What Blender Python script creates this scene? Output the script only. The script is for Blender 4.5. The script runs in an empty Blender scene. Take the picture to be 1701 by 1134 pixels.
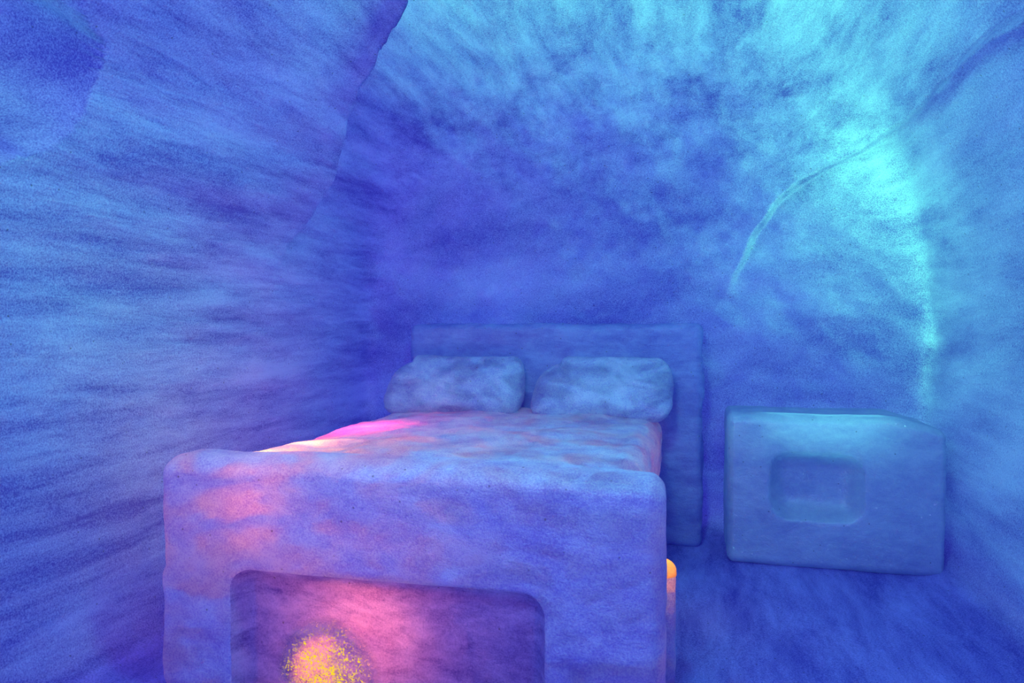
import bpy, math
import numpy as np
from mathutils import Vector

SC = bpy.context.scene
COL = SC.collection

# ------------------------------------------------------------------ camera
F_PX, CX, CY, HZ = 1200.0, 850.5, 567.0, 545.0
YAW = math.atan(300.0 / F_PX)
PITCH = -math.atan((CY - HZ) / F_PX)
CAM_H = 1.25
cd = bpy.data.cameras.new('camera')
cam = bpy.data.objects.new('camera', cd)
COL.objects.link(cam)
cam.location = (0, 0, CAM_H)
cam.rotation_euler = (math.pi / 2 + PITCH, 0, YAW)
cd.sensor_width = 36.0
cd.lens = 36.0 * F_PX / 1701.0
cd.clip_start = 0.02
SC.camera = cam

# ------------------------------------------------------------------ world, exposure
SC.view_settings.view_transform = 'Standard'
SC.view_settings.look = 'None'
SC.view_settings.gamma = 1.0
SC.view_settings.use_curve_mapping = False
SC.view_settings.exposure = 0.0
world = bpy.data.worlds.new('glacier_light')
SC.world = world
world.use_nodes = True
wnt = world.node_tree
bg = wnt.nodes['Background']
bg.inputs[1].default_value = 1.22
_tc = wnt.nodes.new('ShaderNodeTexCoord')
_sep = wnt.nodes.new('ShaderNodeSeparateXYZ')
wnt.links.new(_tc.outputs['Generated'], _sep.inputs[0])
_cr = wnt.nodes.new('ShaderNodeValToRGB')     # little light from the bedrock below, more from the open glacier above
_cr.color_ramp.elements[0].position = 0.0
_cr.color_ramp.elements[0].color = (0.035, 0.022, 0.26, 1)
_cr.color_ramp.elements[1].position = 0.75
_cr.color_ramp.elements[1].color = (0.085, 0.058, 0.86, 1)
_mr = wnt.nodes.new('ShaderNodeMapRange')
_mr.inputs[1].default_value = -0.9
_mr.inputs[2].default_value = 0.9
wnt.links.new(_sep.outputs['Z'], _mr.inputs[0])
wnt.links.new(_mr.outputs[0], _cr.inputs[0])
wnt.links.new(_cr.outputs[0], bg.inputs[0])

TEAL = (0.16, 1.0, 0.33)
WARM = (1.0, 0.20, 0.07)


def point(name, loc, power, color, radius=0.1):
    l = bpy.data.lights.new(name, 'POINT')
    l.energy = power
    l.color = color
    l.shadow_soft_size = radius
    o = bpy.data.objects.new(name, l)
    o.location = loc
    COL.objects.link(o)
    return o


def area(name, loc, target, power, color, sx, sy):
    l = bpy.data.lights.new(name, 'AREA')
    l.shape = 'RECTANGLE'
    l.size, l.size_y = sx, sy
    l.energy = power
    l.color = color
    o = bpy.data.objects.new(name, l)
    o.location = loc
    o.rotation_euler = (Vector(target) - Vector(loc)).to_track_quat('-Z', 'Y').to_euler()
    COL.objects.link(o)
    return o


# added teal lights, unseen outside the chamber, placed to make the ice glow
point('teal_fill_corner_high', (1.40, 4.75, 2.55), 120, TEAL, 0.35)
point('teal_fill_roof', (0.9, 3.2, 3.6), 85, TEAL, 0.4)
point('teal_fill_roof_left', (-0.5, 2.9, 3.8), 85, TEAL, 0.4)
area('teal_fill_corner', (1.60, 4.82, 1.38), (0.3, 3.5, 1.38), 6, TEAL, 0.06, 0.9)
point('teal_fill_left_wall', (-3.1, 2.2, 1.65), 23, TEAL, 0.4)
point('teal_fill_right_wall', (2.35, 3.4, 1.4), 30, TEAL, 0.4)
# added overhead fill in front of the bed, out of view
area('front_fill', (-0.75, 0.15, 2.45), (-1.0, 2.4, 0.7), 27, (0.36, 0.42, 1.0), 0.9, 0.5)
area('teal_overhead_fill', (-0.35, 1.75, 2.42), (-0.6, 2.8, 0.7), 18, (0.16, 0.80, 0.80), 0.3, 0.3)  # added unseen teal fill from above for the furniture tops


# ------------------------------------------------------------------ numpy noise
def _hash(i, j, k, seed):
    n = (i * 374761393 + j * 668265263 + k * 2147483647 + seed * 1274126177) & 0xffffffff
    n = ((n ^ (n >> 13)) * 1274126177) & 0xffffffff
    n = n ^ (n >> 16)
    return (n & 0xffffff) / float(0xffffff) * 2 - 1


def vnoise(p, seed=0):
    f = np.floor(p).astype(np.int64)
    t = p - f
    t = t * t * t * (t * (t * 6 - 15) + 10)
    r = 0
    for a in (0, 1):
        for b in (0, 1):
            for c in (0, 1):
                w = (t[..., 0] if a else 1 - t[..., 0]) * (t[..., 1] if b else 1 - t[..., 1]) * (t[..., 2] if c else 1 - t[..., 2])
                r = r + w * _hash(f[..., 0] + a, f[..., 1] + b, f[..., 2] + c, seed)
    return r


def fbm(p, octs=4, seed=0):
    r, a = 0, 1.0
    for o in range(octs):
        r = r + a * vnoise(p * (2.03 ** o), seed + o * 17)
        a *= 0.5
    return r


def sstep(a, b, x):
    t = np.clip((x - a) / (b - a), 0, 1)
    return t * t * (3 - 2 * t)


# ------------------------------------------------------------------ materials
def nd(nt, t, **kw):
    n = nt.nodes.new(t)
    for k, v in kw.items():
        setattr(n, k, v)
    return n


def ice(name, hi=(0.80, 0.90, 1.0), lo=(0.30, 0.27, 0.70), streak=(3.2, 0.75, 4.0), rot=(0, 0, 0), trans=0.5,
        ramp=(0.30, 0.62), bump=0.5, rough=0.4, gloss=0.05, grain=0.35, scale=1.0, calm=0, patchy=0.0, facets=0.0):
    """old glacier ice: cloudy streaks of dirt and air bubbles, light passes through"""
    m = bpy.data.materials.new(name)
    m.use_nodes = True
    nt = m.node_tree
    nt.nodes.clear()
    L = nt.links.new
    out = nd(nt, 'ShaderNodeOutputMaterial')
    tc = nd(nt, 'ShaderNodeTexCoord')
    mp = nd(nt, 'ShaderNodeMapping')
    mp.inputs['Scale'].default_value = streak
    mp.inputs['Rotation'].default_value = rot
    L(tc.outputs['Object'], mp.inputs['Vector'])
    n1 = nd(nt, 'ShaderNodeTexNoise')
    n1.inputs['Scale'].default_value = 1.0 * scale
    n1.inputs['Detail'].default_value = 7
    n1.inputs['Roughness'].default_value = 0.62
    n1.inputs['Distortion'].default_value = 0.6
    L(mp.outputs[0], n1.inputs['Vector'])
    n2 = nd(nt, 'ShaderNodeTexNoise')
    n2.inputs['Scale'].default_value = 3.1 * scale
    n2.inputs['Detail'].default_value = 8
    n2.inputs['Roughness'].default_value = 0.7
    n2.inputs['Distortion'].default_value = 0.3
    L(mp.outputs[0], n2.inputs['Vector'])
    mx = nd(nt, 'ShaderNodeMix')
    mx.data_type = 'FLOAT'
    mx.inputs[0].default_value = 0.5
    L(n1.outputs[0], mx.inputs[2])
    L(n2.outputs[0], mx.inputs[3])
    src = mx.outputs[0]
    if calm:
        # faces cut across the flow of the glacier show its layers only faintly
        ge = nd(nt, 'ShaderNodeNewGeometry')
        sp = nd(nt, 'ShaderNodeSeparateXYZ')
        L(ge.outputs['Normal'], sp.inputs[0])
        ab = nd(nt, 'ShaderNodeMath', operation='ABSOLUTE')
        L(sp.outputs['Y'], ab.inputs[0])
        cm = nd(nt, 'ShaderNodeMapRange')
        cm.inputs[1].default_value = 0.55
        cm.inputs[2].default_value = 0.98
        cm.inputs[4].default_value = calm
        L(ab.outputs[0], cm.inputs[0])
        n3 = nd(nt, 'ShaderNodeTexNoise')
        n3.inputs['Scale'].default_value = 1.6
        n3.inputs['Detail'].default_value = 4
        mp3 = nd(nt, 'ShaderNodeMapping')
        mp3.inputs['Scale'].default_value = (0.8, 0.8, 2.0)
        mp3.inputs['Rotation'].default_value = (0, math.radians(-12), 0)
        L(tc.outputs['Object'], mp3.inputs['Vector'])
        L(mp3.outputs[0], n3.inputs['Vector'])
        soft = nd(nt, 'ShaderNodeMath', operation='MULTIPLY_ADD')
        L(n3.outputs[0], soft.inputs[0])
        soft.inputs[1].default_value = 0.6
        soft.inputs[2].default_value = 0.19
        cmx = nd(nt, 'ShaderNodeMix')
        cmx.data_type = 'FLOAT'
        rx = nd(nt, 'ShaderNodeMapRange')
        rx.inputs[1].default_value = -0.45
        rx.inputs[2].default_value = -0.95
        rx.inputs[4].default_value = calm * 0.75
        L(sp.outputs['X'], rx.inputs[0])
        mxm = nd(nt, 'ShaderNodeMath', operation='MAXIMUM')
        L(cm.outputs[0], mxm.inputs[0])
        L(rx.outputs[0], mxm.inputs[1])
        L(mxm.outputs[0], cmx.inputs[0])
        L(mx.outputs[0], cmx.inputs[2])
        L(soft.outputs[0], cmx.inputs[3])
        src = cmx.outputs[0]
    # frost grain
    g = nd(nt, 'ShaderNodeTexNoise')
    g.inputs['Scale'].default_value = 170
    g.inputs['Detail'].default_value = 2
    g.inputs['Roughness'].default_value = 0.7
    L(tc.outputs['Object'], g.inputs['Vector'])
    gm = nd(nt, 'ShaderNodeMath', operation='MULTIPLY_ADD')
    L(g.outputs[0], gm.inputs[0])
    gm.inputs[1].default_value = grain
    gm.inputs[2].default_value = -grain * 0.5
    ad = nd(nt, 'ShaderNodeMath', operation='ADD')
    L(src, ad.inputs[0])
    L(gm.outputs[0], ad.inputs[1])
    cr = nd(nt, 'ShaderNodeValToRGB')
    cr.color_ramp.elements[0].position = ramp[0]
    cr.color_ramp.elements[0].color = (*lo, 1)
    cr.color_ramp.elements[1].position = ramp[1]
    cr.color_ramp.elements[1].color = (*hi, 1)
    L(ad.outputs[0], cr.inputs[0])
    # rare dark specks of grit
    v = nd(nt, 'ShaderNodeTexVoronoi')
    v.inputs['Scale'].default_value = 16
    L(tc.outputs['Object'], v.inputs['Vector'])
    vm = nd(nt, 'ShaderNodeMapRange')
    vm.inputs[1].default_value = 0.035
    vm.inputs[2].default_value = 0.075
    vm.inputs[3].default_value = 0.45
    vm.inputs[4].default_value = 1.0
    L(v.outputs['Distance'], vm.inputs[0])
    mc = nd(nt, 'ShaderNodeMix')
    mc.data_type = 'RGBA'
    mc.blend_type = 'MULTIPLY'
    mc.inputs[0].default_value = 1.0
    L(cr.outputs[0], mc.inputs[6])
    L(vm.outputs[0], mc.inputs[7])
    col = mc.outputs[2]
    if calm:
        # flat ground: darker, bluer and less translucent
        fm = nd(nt, 'ShaderNodeMapRange')
        fm.interpolation_type = 'SMOOTHSTEP'
        fm.inputs[1].default_value = 0.45
        fm.inputs[2].default_value = 0.97
        L(sp.outputs['Z'], fm.inputs[0])
        fc = nd(nt, 'ShaderNodeMix')
        fc.data_type = 'RGBA'
        fc.blend_type = 'MULTIPLY'
        L(fm.outputs[0], fc.inputs[0])
        L(col, fc.inputs[6])
        fc.inputs[7].default_value = (0.56, 0.42, 0.88, 1)
        col = fc.outputs[2]
        ft = nd(nt, 'ShaderNodeMapRange')
        ft.inputs[3].default_value = trans
        ft.inputs[4].default_value = 0.15
        L(fm.outputs[0], ft.inputs[0])
    # relief
    b1 = nd(nt, 'ShaderNodeBump')
    b1.inputs['Strength'].default_value = bump
    b1.inputs['Distance'].default_value = 0.05
    L(src, b1.inputs['Height'])
    b2 = nd(nt, 'ShaderNodeBump')
    b2.inputs['Strength'].default_value = 0.35
    b2.inputs['Distance'].default_value = 0.006
    L(g.outputs[0], b2.inputs['Height'])
    L(b1.outputs[0], b2.inputs['Normal'])
    d = nd(nt, 'ShaderNodeBsdfDiffuse')
    t = nd(nt, 'ShaderNodeBsdfTranslucent')
    gl = nd(nt, 'ShaderNodeBsdfGlossy')
    gl.inputs['Roughness'].default_value = rough
    gl.inputs['Color'].default_value = (0.9, 0.95, 1, 1)
    for s in (d, t):
        L(col, s.inputs['Color'])
        L(b2.outputs[0], s.inputs['Normal'])
    L(b2.outputs[0], gl.inputs['Normal'])
    m1 = nd(nt, 'ShaderNodeMixShader')
    m1.inputs[0].default_value = trans
    if calm:
        L(ft.outputs[0], m1.inputs[0])
    if patchy:
        # cloudier and clearer zones inside the block let more or less light through
        mpp = nd(nt, 'ShaderNodeMapping')
        mpp.inputs['Scale'].default_value = (3.0, 3.0, 7.0)
        mpp.inputs['Rotation'].default_value = (0, math.radians(-28), 0)
        mpp.inputs['Location'].default_value = (3.3, 1.2, 7.1)
        L(tc.outputs['Object'], mpp.inputs['Vector'])
        npz = nd(nt, 'ShaderNodeTexNoise')
        npz.inputs['Scale'].default_value = 1.3
        npz.inputs['Detail'].default_value = 6
        npz.inputs['Roughness'].default_value = 0.65
        npz.inputs['Distortion'].default_value = 0.8
        L(mpp.outputs[0], npz.inputs['Vector'])
        pm = nd(nt, 'ShaderNodeMapRange')
        pm.inputs[1].default_value = 0.42
        pm.inputs[2].default_value = 0.62
        pm.inputs[3].default_value = trans - patchy
        pm.inputs[4].default_value = trans + patchy
        L(npz.outputs[0], pm.inputs[0])
        L(pm.outputs[0], m1.inputs[0])
    L(d.outputs[0], m1.inputs[1])
    L(t.outputs[0], m1.inputs[2])
    m2 = nd(nt, 'ShaderNodeMixShader')
    m2.inputs[0].default_value = gloss
    L(m1.outputs[0], m2.inputs[1])
    L(gl.outputs[0], m2.inputs[2])
    last = m2.outputs[0]
    if facets:
        # wet broken facets that glint
        fv = nd(nt, 'ShaderNodeTexNoise')
        fv.inputs['Scale'].default_value = 38
        fv.inputs['Detail'].default_value = 1
        L(tc.outputs['Object'], fv.inputs['Vector'])
        fb = nd(nt, 'ShaderNodeBump')
        fb.inputs['Strength'].default_value = 1.0
        fb.inputs['Distance'].default_value = 0.03
        L(fv.outputs[0], fb.inputs['Height'])
        fg = nd(nt, 'ShaderNodeBsdfGlossy')
        fg.inputs['Roughness'].default_value = 0.10
        L(fb.outputs[0], fg.inputs['Normal'])
        m3 = nd(nt, 'ShaderNodeMixShader')
        m3.inputs[0].default_value = facets
        L(last, m3.inputs[1])
        L(fg.outputs[0], m3.inputs[2])
        last = m3.outputs[0]
    L(last, out.inputs[0])
    return m


M_SHELL = ice('glacier_ice', streak=(2.5, 0.6, 4.4), ramp=(0.36, 0.62), bump=0.8, hi=(0.73, 0.85, 0.98), lo=(0.19, 0.16, 0.54), calm=0.85, grain=0.5)
M_BED = ice('carved_bed_ice', hi=(0.90, 0.93, 1.0), lo=(0.50, 0.40, 0.78), streak=(2.6, 2.2, 4.6), rot=(0, math.radians(-30), 0),
            ramp=(0.33, 0.60), bump=0.35, rough=0.3, gloss=0.08, grain=0.62, patchy=0.24)
M_STAND = ice('carved_stand_ice', hi=(0.84, 0.93, 1.0), lo=(0.42, 0.42, 0.75), streak=(2.4, 2.0, 4.0), rot=(0, math.radians(-20), 0),
              ramp=(0.25, 0.6), bump=0.35, rough=0.13, gloss=0.12, grain=0.22, facets=0.05)

M_HEAD = ice('cloudy_bed_ice', hi=(0.66, 0.70, 1.0), lo=(0.34, 0.28, 0.74), streak=(2.4, 2.2, 6.0), rot=(0, math.radians(-16), 0),
             ramp=(0.34, 0.60), bump=0.35, rough=0.3, gloss=0.05, grain=0.3)
M_PANEL = ice('shaded_streaked_panel_ice', hi=(0.80, 0.74, 0.98), lo=(0.22, 0.15, 0.52), streak=(3.2, 2.2, 7.0), rot=(0, math.radians(-30), 0),  # recess shade put into the colour, over the ice's own streaks
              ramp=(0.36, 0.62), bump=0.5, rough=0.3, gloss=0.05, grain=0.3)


def mesh_obj(name, verts, faces, mat, parent=None, normals=None):
    me = bpy.data.meshes.new(name)
    me.from_pydata([tuple(v) for v in verts], [], [tuple(f) for f in faces])
    me.update()
    for p in me.polygons:
        p.use_smooth = True
    me.materials.append(mat)
    if normals is not None:
        me.normals_split_custom_set_from_vertices([tuple(n) for n in normals])
    o = bpy.data.objects.new(name, me)
    COL.objects.link(o)
    if parent:
        o.parent = parent
    return o


# ------------------------------------------------------------------ cave shell
CEN = np.array([-0.4, 2.3, 1.05])
XL, XR, YB, ZT = -2.15, 1.30, 4.55, 2.72
sa, ca = math.sin(YAW), math.cos(YAW)


def to_px(P):
    x, y, z = P[..., 0], P[..., 1], P[..., 2] - CAM_H
    cx_ = x * ca + y * sa
    cf = -x * sa + y * ca
    cf2 = np.where(cf > 0.05, cf, 0.05)
    return CX + F_PX * cx_ / cf2, HZ - F_PX * z / cf2, cf


def smin(a, b, k):
    h = np.clip(0.5 + 0.5 * (b - a) / k, 0, 1)
    return b * (1 - h) + a * h - k * h * (1 - h)


def implicit(P):
    x, y, z = P[..., 0], P[..., 1], P[..., 2]
    hi = np.clip((z - 1.0) / 1.7, 0, 1.2)
    left = x - XL - 0.28 * hi ** 2
    right = XR - x - 0.30 * hi ** 2
    back = YB - y - 0.35 * hi ** 2
    top = ZT - z
    r = smin(left, back, 0.10 + 0.5 * hi ** 2)
    r = smin(r, right * 1.0, 0.08 + 0.7 * hi ** 3)
    r = smin(r, top, 1.25)
    r = smin(r, z, 0.22)
    return r


def polydist(px, py, pts):
    """signed distance in the direction field to a ridge line; positive on the right of travel"""
    best = np.full(px.shape, 1e9)
    sign = np.ones(px.shape)
    for (x0, y0), (x1, y1) in zip(pts[:-1], pts[1:]):
        dx, dy = x1 - x0, y1 - y0
        t = np.clip(((px - x0) * dx + (py - y0) * dy) / (dx * dx + dy * dy), 0, 1)
        d = np.hypot(px - x0 - t * dx, py - y0 - t * dy)
        c = dx * (py - y0) - dy * (px - x0)
        u = d < best
        best = np.where(u, d, best)
        sign = np.where(u, np.sign(c), sign)
    return best * sign


def spline(pts, n=10):
    P = [np.array(p, float) for p in pts]
    P = [2 * P[0] - P[1]] + P + [2 * P[-1] - P[-2]]
    r = []
    for i in range(1, len(P) - 2):
        for k in range(n):
            t = k / n
            a, b, c, d = P[i - 1:i + 3]
            r.append(tuple(0.5 * (2 * b + (c - a) * t + (2 * a - 5 * b + 4 * c - d) * t * t + (3 * b - a - 3 * c + d) * t ** 3)))
    r.append(tuple(P[-2]))
    return r


RIDGE_L = spline([(690, -160), (632, 0), (600, 70), (560, 165), (545, 240), (515, 330), (470, 410), (430, 500), (395, 620), (370, 760)])
RIDGE_T = spline([(150, -160), (132, 0), (140, 50), (163, 82), (150, 150), (118, 200), (60, 245), (0, 268), (-120, 330)])
RIDGE_R = spline([(1195, 520), (1215, 470), (1252, 395), (1300, 325), (1390, 270), (1500, 205), (1600, 100), (1650, 50), (1720, 10), (1800, -80)])


def shell_points(D):
    """D: unit-ish directions from CEN -> points on the sculpted ice surface"""
    lo = np.full(D.shape[:-1], 0.05)
    hi = np.full(D.shape[:-1], 6.0)
    for _ in range(26):
        mid = 0.5 * (lo + hi)
        v = implicit(CEN + D * mid[..., None])
        lo = np.where(v > 0, mid, lo)
        hi = np.where(v > 0, hi, mid)
    P = CEN + D * lo[..., None]
    wall = sstep(0.05, 0.4, P[..., 2])
    # scallops and sags of melting ice, stretched along the chamber
    n = 0.045 * fbm(P * np.array([1.3, 0.5, 1.5]) + 5.1, 3, 3) + 0.016 * fbm(P * np.array([4.5, 1.1, 5.0]), 3, 9)
    n = n * (0.25 + 0.75 * wall)
    px, py, cf = to_px(P)
    vis = sstep(0.3, 0.9, cf) * (1 - sstep(200, 700, np.abs(px - CX) - CX))
    jit = 4 * fbm(P * 6.0, 2, 31)
    s = polydist(px, py, RIDGE_L) + jit
    a = sstep(-6, 6, s) * np.exp(-np.clip(s, 0, None) / 170.0)
    a = a * (1 - sstep(240, 480, py))
    n = n - 0.24 * a * vis
    s = polydist(px, py, RIDGE_T) + jit
    a = sstep(-8, 8, s) * np.exp(-np.clip(s, 0, None) / 320.0)
    n = n + 0.42 * a * vis
    s = polydist(px, py, RIDGE_R) + jit
    a = sstep(-5, 5, s) * np.exp(-np.clip(s, 0, None) / 190.0)
    a = a * (1 - sstep(380, 520, py)) * sstep(1190, 1230, px)
    n = n - 0.075 * a * vis
    return P + D * n[..., None]


def face_grid(o, u, v, nu, nv):
    """grid over one side of the bounding box with a border ring for the normals"""
    o, u, v = map(lambda a: np.array(a, float), (o, u, v))
    gu = np.arange(-1, nu + 2) / nu
    gv = np.arange(-1, nv + 2) / nv
    U, V = np.meshgrid(gu, gv, indexing='ij')
    B = o + U[..., None] * u + V[..., None] * v
    D = B - CEN
    D /= np.linalg.norm(D, axis=-1, keepdims=True)
    P = shell_points(D)
    N = np.cross(P[2:, 1:-1] - P[:-2, 1:-1], P[1:-1, 2:] - P[1:-1, :-2])
    N /= np.linalg.norm(N, axis=-1, keepdims=True) + 1e-12
    P = P[1:-1, 1:-1]
    s = np.sum(N * (CEN - P), axis=-1, keepdims=True)
    flip = s.mean() < 0
    if flip:
        N = -N
    idx = np.arange((nu + 1) * (nv + 1)).reshape(nu + 1, nv + 1)
    a, b, c, d = idx[:-1, :-1], idx[1:, :-1], idx[1:, 1:], idx[:-1, 1:]
    q = np.stack([a, d, c, b] if flip else [a, b, c, d], -1).reshape(-1, 4)
    return P.reshape(-1, 3), q, N.reshape(-1, 3)


Y0 = -1.3
LX, LY, LZ = XR - XL, YB - Y0, ZT
sides = {
    'wall_left': ((XL, Y0, 0), (0, LY, 0), (0, 0, LZ), 300, 160, M_SHELL),
    'wall_right': ((XR, Y0, 0), (0, LY, 0), (0, 0, LZ), 300, 160, M_SHELL),
    'wall_back': ((XL, YB, 0), (LX, 0, 0), (0, 0, LZ), 220, 180, M_SHELL),
    'ceiling': ((XL, Y0, LZ), (LX, 0, 0), (0, LY, 0), 220, 300, M_SHELL),
    'floor': ((XL, Y0, 0), (LX, 0, 0), (0, LY, 0), 160, 240, M_SHELL),
}
for nm, (o_, u_, v_, nu, nv, mt) in sides.items():
    P, Q, N = face_grid(o_, u_, v_, nu, nv)
    ob = mesh_obj(nm, P, Q, mt, None, N)
    ob['kind'] = 'structure'


# ------------------------------------------------------------------ carved ice furniture
def box_grid(size, step):
    """closed, finely gridded box centred on the origin with welded edges"""
    n = [max(2, int(round(s / step))) for s in size]
    key, verts, faces = {}, [], []

    def vid(i, j, k):
        t = (i, j, k)
        if t not in key:
            key[t] = len(verts)
            verts.append(((i / n[0] - .5) * size[0], (j / n[1] - .5) * size[1], (k / n[2] - .5) * size[2]))
        return key[t]
    for ax in range(3):
        b, c = (ax + 1) % 3, (ax + 2) % 3
        for side in (0, n[ax]):
            for i in range(n[b]):
                for j in range(n[c]):
                    q = []
                    for di, dj in ((0, 0), (1, 0), (1, 1), (0, 1)):
                        t = [0, 0, 0]
                        t[ax] = side
                        t[b] = i + di
                        t[c] = j + dj
                        q.append(vid(*t))
                    faces.append(q if side else q[::-1])
    return np.array(verts), np.array(faces)


def vnormals(V, Fc):
    fn = np.cross(V[Fc[:, 2]] - V[Fc[:, 0]], V[Fc[:, 3]] - V[Fc[:, 1]])
    N = np.zeros_like(V)
    for k in range(4):
        np.add.at(N, Fc[:, k], fn)
    return N / (np.linalg.norm(N, axis=1, keepdims=True) + 1e-12)


def rrect(x, z, x0, x1, z0, z1, r):
    """signed distance to a rounded rectangle, negative inside"""
    qx = np.abs(x - (x0 + x1) / 2) - (x1 - x0) / 2 + r
    qz = np.abs(z - (z0 + z1) / 2) - (z1 - z0) / 2 + r
    return np.hypot(np.clip(qx, 0, None), np.clip(qz, 0, None)) + np.minimum(np.maximum(qx, qz), 0) - r


def ice_block(name, lo, hi, r, mat, parent, step=0.02, shape=None, rough=0.006, seed=0, recess=None, part=None, part_mat=None):
    lo, hi = np.array(lo, float), np.array(hi, float)
    size = hi - lo
    r = np.array([r] * 3 if np.isscalar(r) else r, float)
    V, Fc = box_grid(size, step)
    h = size / 2
    # remap grid so that the rounded margins get enough rows
    q = np.clip(V, -(h - r), h - r)
    d = (V - q) / r
    # cube-to-sphere mapping keeps the quads even
    x2, y2, z2 = d[:, 0] ** 2, d[:, 1] ** 2, d[:, 2] ** 2
    s = np.stack([d[:, 0] * np.sqrt(np.clip(1 - y2 / 2 - z2 / 2 + y2 * z2 / 3, 0, 1)),
                  d[:, 1] * np.sqrt(np.clip(1 - z2 / 2 - x2 / 2 + z2 * x2 / 3, 0, 1)),
                  d[:, 2] * np.sqrt(np.clip(1 - x2 / 2 - y2 / 2 + x2 * y2 / 3, 0, 1))], 1)
    T = V / h                       # unit coordinates for shaping
    W = q + s * r + (lo + hi) / 2
    if shape is not None:
        W = shape(W, T)
    N = vnormals(W, Fc)
    W = W + N * (rough * fbm(W * 4.5 + seed * 3.7, 3, seed) + 0.3 * rough * fbm(W * 19 + seed, 2, seed + 5))[:, None]
    sel = None
    if recess:
        x0, x1, z0, z1, rr, dep, rim = recess
        sd = rrect(W[:, 0] + 0.006 * fbm(W * 5, 2, 3), W[:, 2] + 0.006 * fbm(W * 5 + 9, 2, 4), x0, x1, z0, z1, rr)
        front = (T[:, 1] < -0.999)
        # snap the rows next to the lip onto it so the edge is clean
        e = 1e-4
        gx = (rrect(W[:, 0] + e, W[:, 2], x0, x1, z0, z1, rr) - rrect(W[:, 0] - e, W[:, 2], x0, x1, z0, z1, rr)) / (2 * e)
        gz = (rrect(W[:, 0], W[:, 2] + e, x0, x1, z0, z1, rr) - rrect(W[:, 0], W[:, 2] - e, x0, x1, z0, z1, rr)) / (2 * e)
        sn = front & (np.abs(sd) < 0.6 * step)
        W[:, 0] -= np.where(sn, sd * gx, 0)
        W[:, 2] -= np.where(sn, sd * gz, 0)
        sd = np.where(sn, 0.0, sd)
        u = np.clip((0.002 - sd) / rim, 0, 1)
        W[:, 1] += np.where(front, dep * (1 - (1 - u) ** 2.2), 0)
        inner = front & (sd < 0.001)
        sel = inner[Fc].all(axis=1)
    N = vnormals(W, Fc)
    main = Fc if sel is None else Fc[~sel]

    def sub(Fs, nm, par, mat=mat):
        u, inv = np.unique(Fs, return_inverse=True)
        return mesh_obj(nm, W[u], inv.reshape(Fs.shape), mat, par, N[u])
    o = sub(main, name, parent)
    if sel is not None and part:
        sub(Fc[sel], part, o, part_mat or mat)
    return o


def tag(o, label, cat, group=None):
    o['label'] = label
    o['category'] = cat
    if group:
        o['group'] = group


def root(name, loc):
    o = bpy.data.objects.new(name, None)
    COL.objects.link(o)
    o.location = (0, 0, 0)
    return o


FX0, FX1, FY = -1.785, -0.076, 2.10

bed = root('bed', (0, 0, 0))
tag(bed, 'double bed carved from glacier ice with tall footboard glowing pink and purple', 'bed')


def foot_shape(W, T):
    # gently bowed top, slight waist on the left side
    top = np.clip(T[:, 2], 0, 1) ** 2
    W[:, 2] -= 0.018 * top * (T[:, 0]) ** 2
    W[:, 0] += np.where(T[:, 0] < 0, 0.014 * sstep(0.44, 0.40, W[:, 2]) * -1 * -T[:, 0], 0)
    return W


ice_block('footboard', (FX0, FY, -0.01), (FX1, FY + 0.24, 0.822), (0.05, 0.09, 0.06), M_BED, bed, 0.0125, foot_shape, 0.006, 1,
          recess=(-1.50, -0.425, -0.4, 0.448, 0.075, 0.08, 0.05), part='recessed_panel', part_mat=M_PANEL)


def mattress_shape(W, T):
    x, y = W[:, 0], W[:, 1]
    top = sstep(-0.2, 0.6, T[:, 2])
    t = np.clip((x + 1.80) / 0.62, 0, 1)
    W[:, 2] -= top * 0.03 * (1 - t) ** 2
    W[:, 2] += top * 0.018 * np.sin(np.clip((x + 1.8) / 1.63, 0, 1) * math.pi)
    return W


ice_block('mattress', (-1.80, 2.30, 0.40), (-0.165, 4.28, 0.762), (0.10, 0.14, 0.11), M_BED, bed, 0.02, mattress_shape, 0.010, 2)
ice_block('bed_base', (-1.74, 2.28, -0.01), (-0.21, 4.30, 0.46), 0.04, M_BED, bed, 0.03, None, 0.008, 3)
ice_block('headboard', (-1.72, 4.24, -0.01), (0.055, 4.50, 1.275), 0.04, M_HEAD, bed, 0.02, None, 0.012, 4)


def pillow_shape(W, T):
    # leans against the headboard; outer left shoulder strongly rounded
    up = (T[:, 2] + 1) / 2
    W[:, 1] += 0.13 * up
    W[:, 0] += 0.20 * (1 - np.sqrt(np.clip(1 - (0.93 * up) ** 2, 0, 1))) * np.clip(-T[:, 0], 0, 1)
    W[:, 1] -= 0.03 * (1 - T[:, 0] ** 2) * (1 - T[:, 2] ** 2)
    return W


for i, (x0, x1, lab) in enumerate((
        (-1.80, -0.955, 'left ice pillow leaning on the headboard, nearest the streaked left wall'),
        (-0.895, -0.11, 'right ice pillow leaning on the headboard, nearest the nightstand'))):
    p = ice_block('pillow', (x0, 3.90, 0.735), (x1, 4.12, 1.085), (0.09, 0.09, 0.12), M_BED, None, 0.015, pillow_shape, 0.008, 6 + i)
    tag(p, lab, 'pillow', 'ice pillows on the bed')


def stand_shape(W, T):
    W[:, 2] -= 0.05 * sstep(0.55, 1.0, T[:, 0]) * np.clip(T[:, 2], 0, 1)
    return W


st = ice_block('nightstand', (0.185, 4.00, -0.01), (1.24, 4.54, 0.79), (0.035, 0.07, 0.05), M_STAND, None, 0.0125, stand_shape, 0.004, 11,
               recess=(0.40, 0.855, 0.25, 0.60, 0.11, 0.12, 0.10), part='niche_back')
tag(st, 'ice block nightstand with a rounded square niche beside the bed', 'nightstand')

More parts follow.
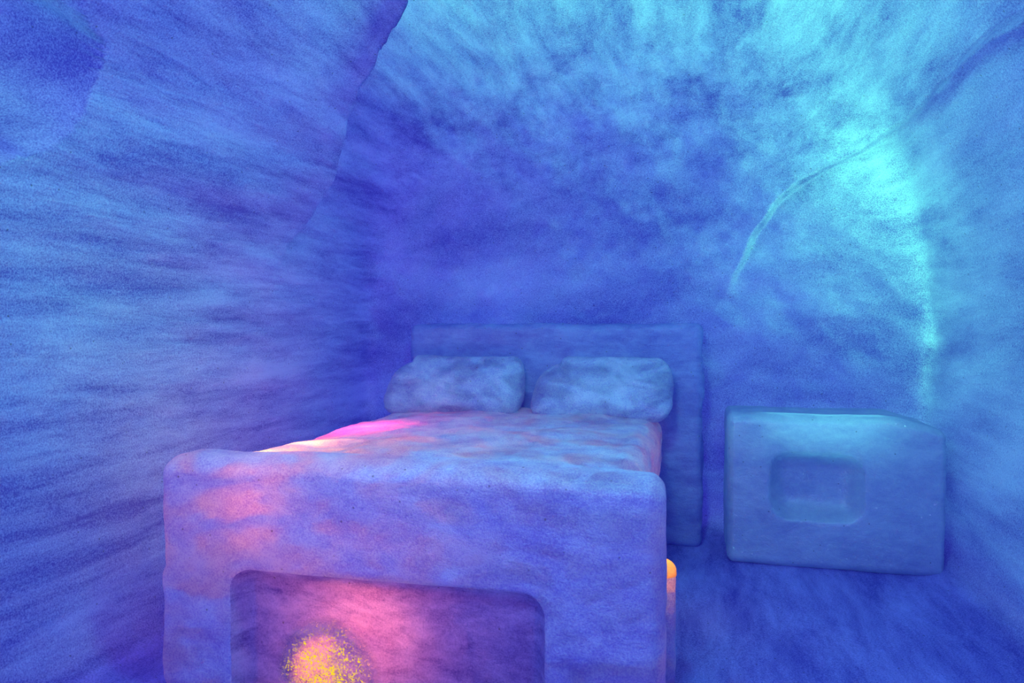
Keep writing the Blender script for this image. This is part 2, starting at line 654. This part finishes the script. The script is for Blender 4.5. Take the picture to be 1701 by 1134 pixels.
# ------------------------------------------------------------------ warm lamps and added lights in the ice
def glint_ice(name, centre, radius):
    """clear ice with fine cracks that gleam yellow, denser towards the middle of the lamp"""
    m = M_PANEL.copy()
    m.name = name
    nt = m.node_tree
    L = nt.links.new
    out = [n for n in nt.nodes if n.type == 'OUTPUT_MATERIAL'][0]
    base = out.inputs[0].links[0].from_socket
    tc = nd(nt, 'ShaderNodeTexCoord')
    n = nd(nt, 'ShaderNodeTexNoise')
    n.inputs['Scale'].default_value = 80
    n.inputs['Detail'].default_value = 5
    n.inputs['Roughness'].default_value = 0.7
    n.inputs['Distortion'].default_value = 1.6
    L(tc.outputs['Object'], n.inputs['Vector'])
    ds = nd(nt, 'ShaderNodeVectorMath', operation='DISTANCE')
    L(tc.outputs['Object'], ds.inputs[0])
    ds.inputs[1].default_value = centre
    mr = nd(nt, 'ShaderNodeMapRange')
    mr.inputs[1].default_value = 0.03
    mr.inputs[2].default_value = radius
    mr.inputs[3].default_value = 0.07
    mr.inputs[4].default_value = -0.06
    L(ds.outputs['Value'], mr.inputs[0])
    a = nd(nt, 'ShaderNodeMath', operation='ADD')
    L(n.outputs[0], a.inputs[0])
    L(mr.outputs[0], a.inputs[1])
    st_ = nd(nt, 'ShaderNodeMapRange')
    st_.inputs[1].default_value = 0.545
    st_.inputs[2].default_value = 0.60
    st_.inputs[3].default_value = 0.0
    st_.inputs[4].default_value = 1.0
    L(a.outputs[0], st_.inputs[0])
    em = nd(nt, 'ShaderNodeEmission')
    em.inputs['Color'].default_value = (1.0, 0.70, 0.03, 1)
    em.inputs['Strength'].default_value = 1.0
    ad = nd(nt, 'ShaderNodeMixShader')
    L(st_.outputs[0], ad.inputs[0])
    L(base, ad.inputs[1])
    L(em.outputs[0], ad.inputs[2])
    # the cap thins out to perfectly clear ice at its rim
    cl = nd(nt, 'ShaderNodeMapRange')
    cl.interpolation_type = 'SMOOTHSTEP'
    cl.inputs[1].default_value = 0.12
    cl.inputs[2].default_value = 0.205
    L(ds.outputs['Value'], cl.inputs[0])
    tr = nd(nt, 'ShaderNodeBsdfTransparent')
    cm_ = nd(nt, 'ShaderNodeMixShader')
    L(cl.outputs[0], cm_.inputs[0])
    L(ad.outputs[0], cm_.inputs[1])
    L(tr.outputs[0], cm_.inputs[2])
    L(cm_.outputs[0], out.inputs[0])
    return m


M_GLOW = glint_ice('glint_emission_ice', (-1.18, 2.15, 0.10), 0.22)  # glints of the embedded lamp drawn as emission


def dome(name, c, rx, ry, rz, mat, seed, nu=72, nv=40, amp=0.10):
    vs, fs = [], []
    for j in range(nv + 1):
        th = math.pi * j / nv
        for i in range(nu):
            ph = 2 * math.pi * i / nu
            vs.append((math.sin(th) * math.cos(ph), math.sin(th) * math.sin(ph), math.cos(th)))
    V = np.array(vs)
    V = V * (1 + amp * fbm(V * 2.2 + seed, 4, seed))[:, None] * np.array([rx, ry, rz])
    V[:, 2] = np.where(V[:, 2] < -rz * 0.55, -rz * 0.55, V[:, 2])
    V[:, 1] = np.minimum(V[:, 1], -0.018)      # the back is let flat into the panel
    V += np.array(c)
    for j in range(nv):
        for i in range(nu):
            fs.append((j * nu + i, (j + 1) * nu + i, (j + 1) * nu + (i + 1) % nu, j * nu + (i + 1) % nu))
    return mesh_obj(name, V, fs, mat)


lamp = dome('lamp', (-1.18, 2.203, 0.10), 0.26, 0.048, 0.21, M_GLOW, 4, amp=0.05)
tag(lamp, 'glowing yellow and orange lamp in the footboard recess, its glints put in as emission', 'lamp')
post = ice_block('lantern', (-0.17, 2.50, -0.01), (-0.052, 2.62, 0.435), (0.045, 0.045, 0.05), M_BED, None, 0.012, None, 0.004, 21)
M_AMBER = ice('amber_glow_ice', hi=(1.0, 0.80, 0.22), lo=(0.95, 0.50, 0.12), streak=(8, 8, 8), ramp=(0.3, 0.6), bump=0.4, gloss=0.08, grain=0.4)  # amber glow of the light put into the ice colour
cap = ice_block('glow_cap', (-0.168, 2.502, 0.395), (-0.049, 2.618, 0.442), (0.045, 0.045, 0.04), M_AMBER, post, 0.008, None, 0.003, 22)  # added piece that carries the amber glow colour
cap['label'] = 'lantern top with the amber glow put into its colour'
tag(post, 'rounded ice lantern lit orange inside, behind the right end of the footboard', 'lamp')

point('footboard_lamp_light', (-1.06, FY + 0.20, 0.26), 14, WARM, 0.04)
point('footboard_high_fill', (-1.42, FY + 0.13, 0.68), 0.7, (1.0, 0.22, 0.10), 0.02)  # added light for the pink patches high on the footboard
for _x, _z, _sx, _sz, _p in ((-1.17, 0.10, 0.26, 0.24, 0.75), (-1.17, 0.08, 0.16, 0.16, 0.5)):
    _l = area('footboard_core_light', (_x, 2.181, _z), (_x, 1.0, _z), _p, (1.0, 0.22, 0.05), _sx, _sz)
    _l.data.shape = 'ELLIPSE'
for _x, _y, _p, _c in ((-1.65, 2.48, 6.0, (1.0, 0.40, 0.02)), (-1.62, 2.80, 3.6, (1.0, 0.28, 0.05)), (-1.56, 3.30, 8.0, (1.0, 0.03, 0.20))):
    point('mattress_lamp_light', (_x, _y, 0.69), _p, _c, 0.02)
point('lantern_light', (-0.105, 2.56, 0.415), 0.6, (1.0, 0.45, 0.05), 0.015)
point('bedside_glint_fill', (0.03, 3.2, 0.30), 0.25, (1.0, 0.35, 0.2), 0.01)  # added unseen light, meant to raise glints on the nightstand
area('nightstand_fill', (0.68, 4.15, 0.72), (0.68, 4.0, 0.79), 0.6, (0.16, 0.85, 0.65), 0.6, 0.10)  # added light hidden in the block, brightens its upper face
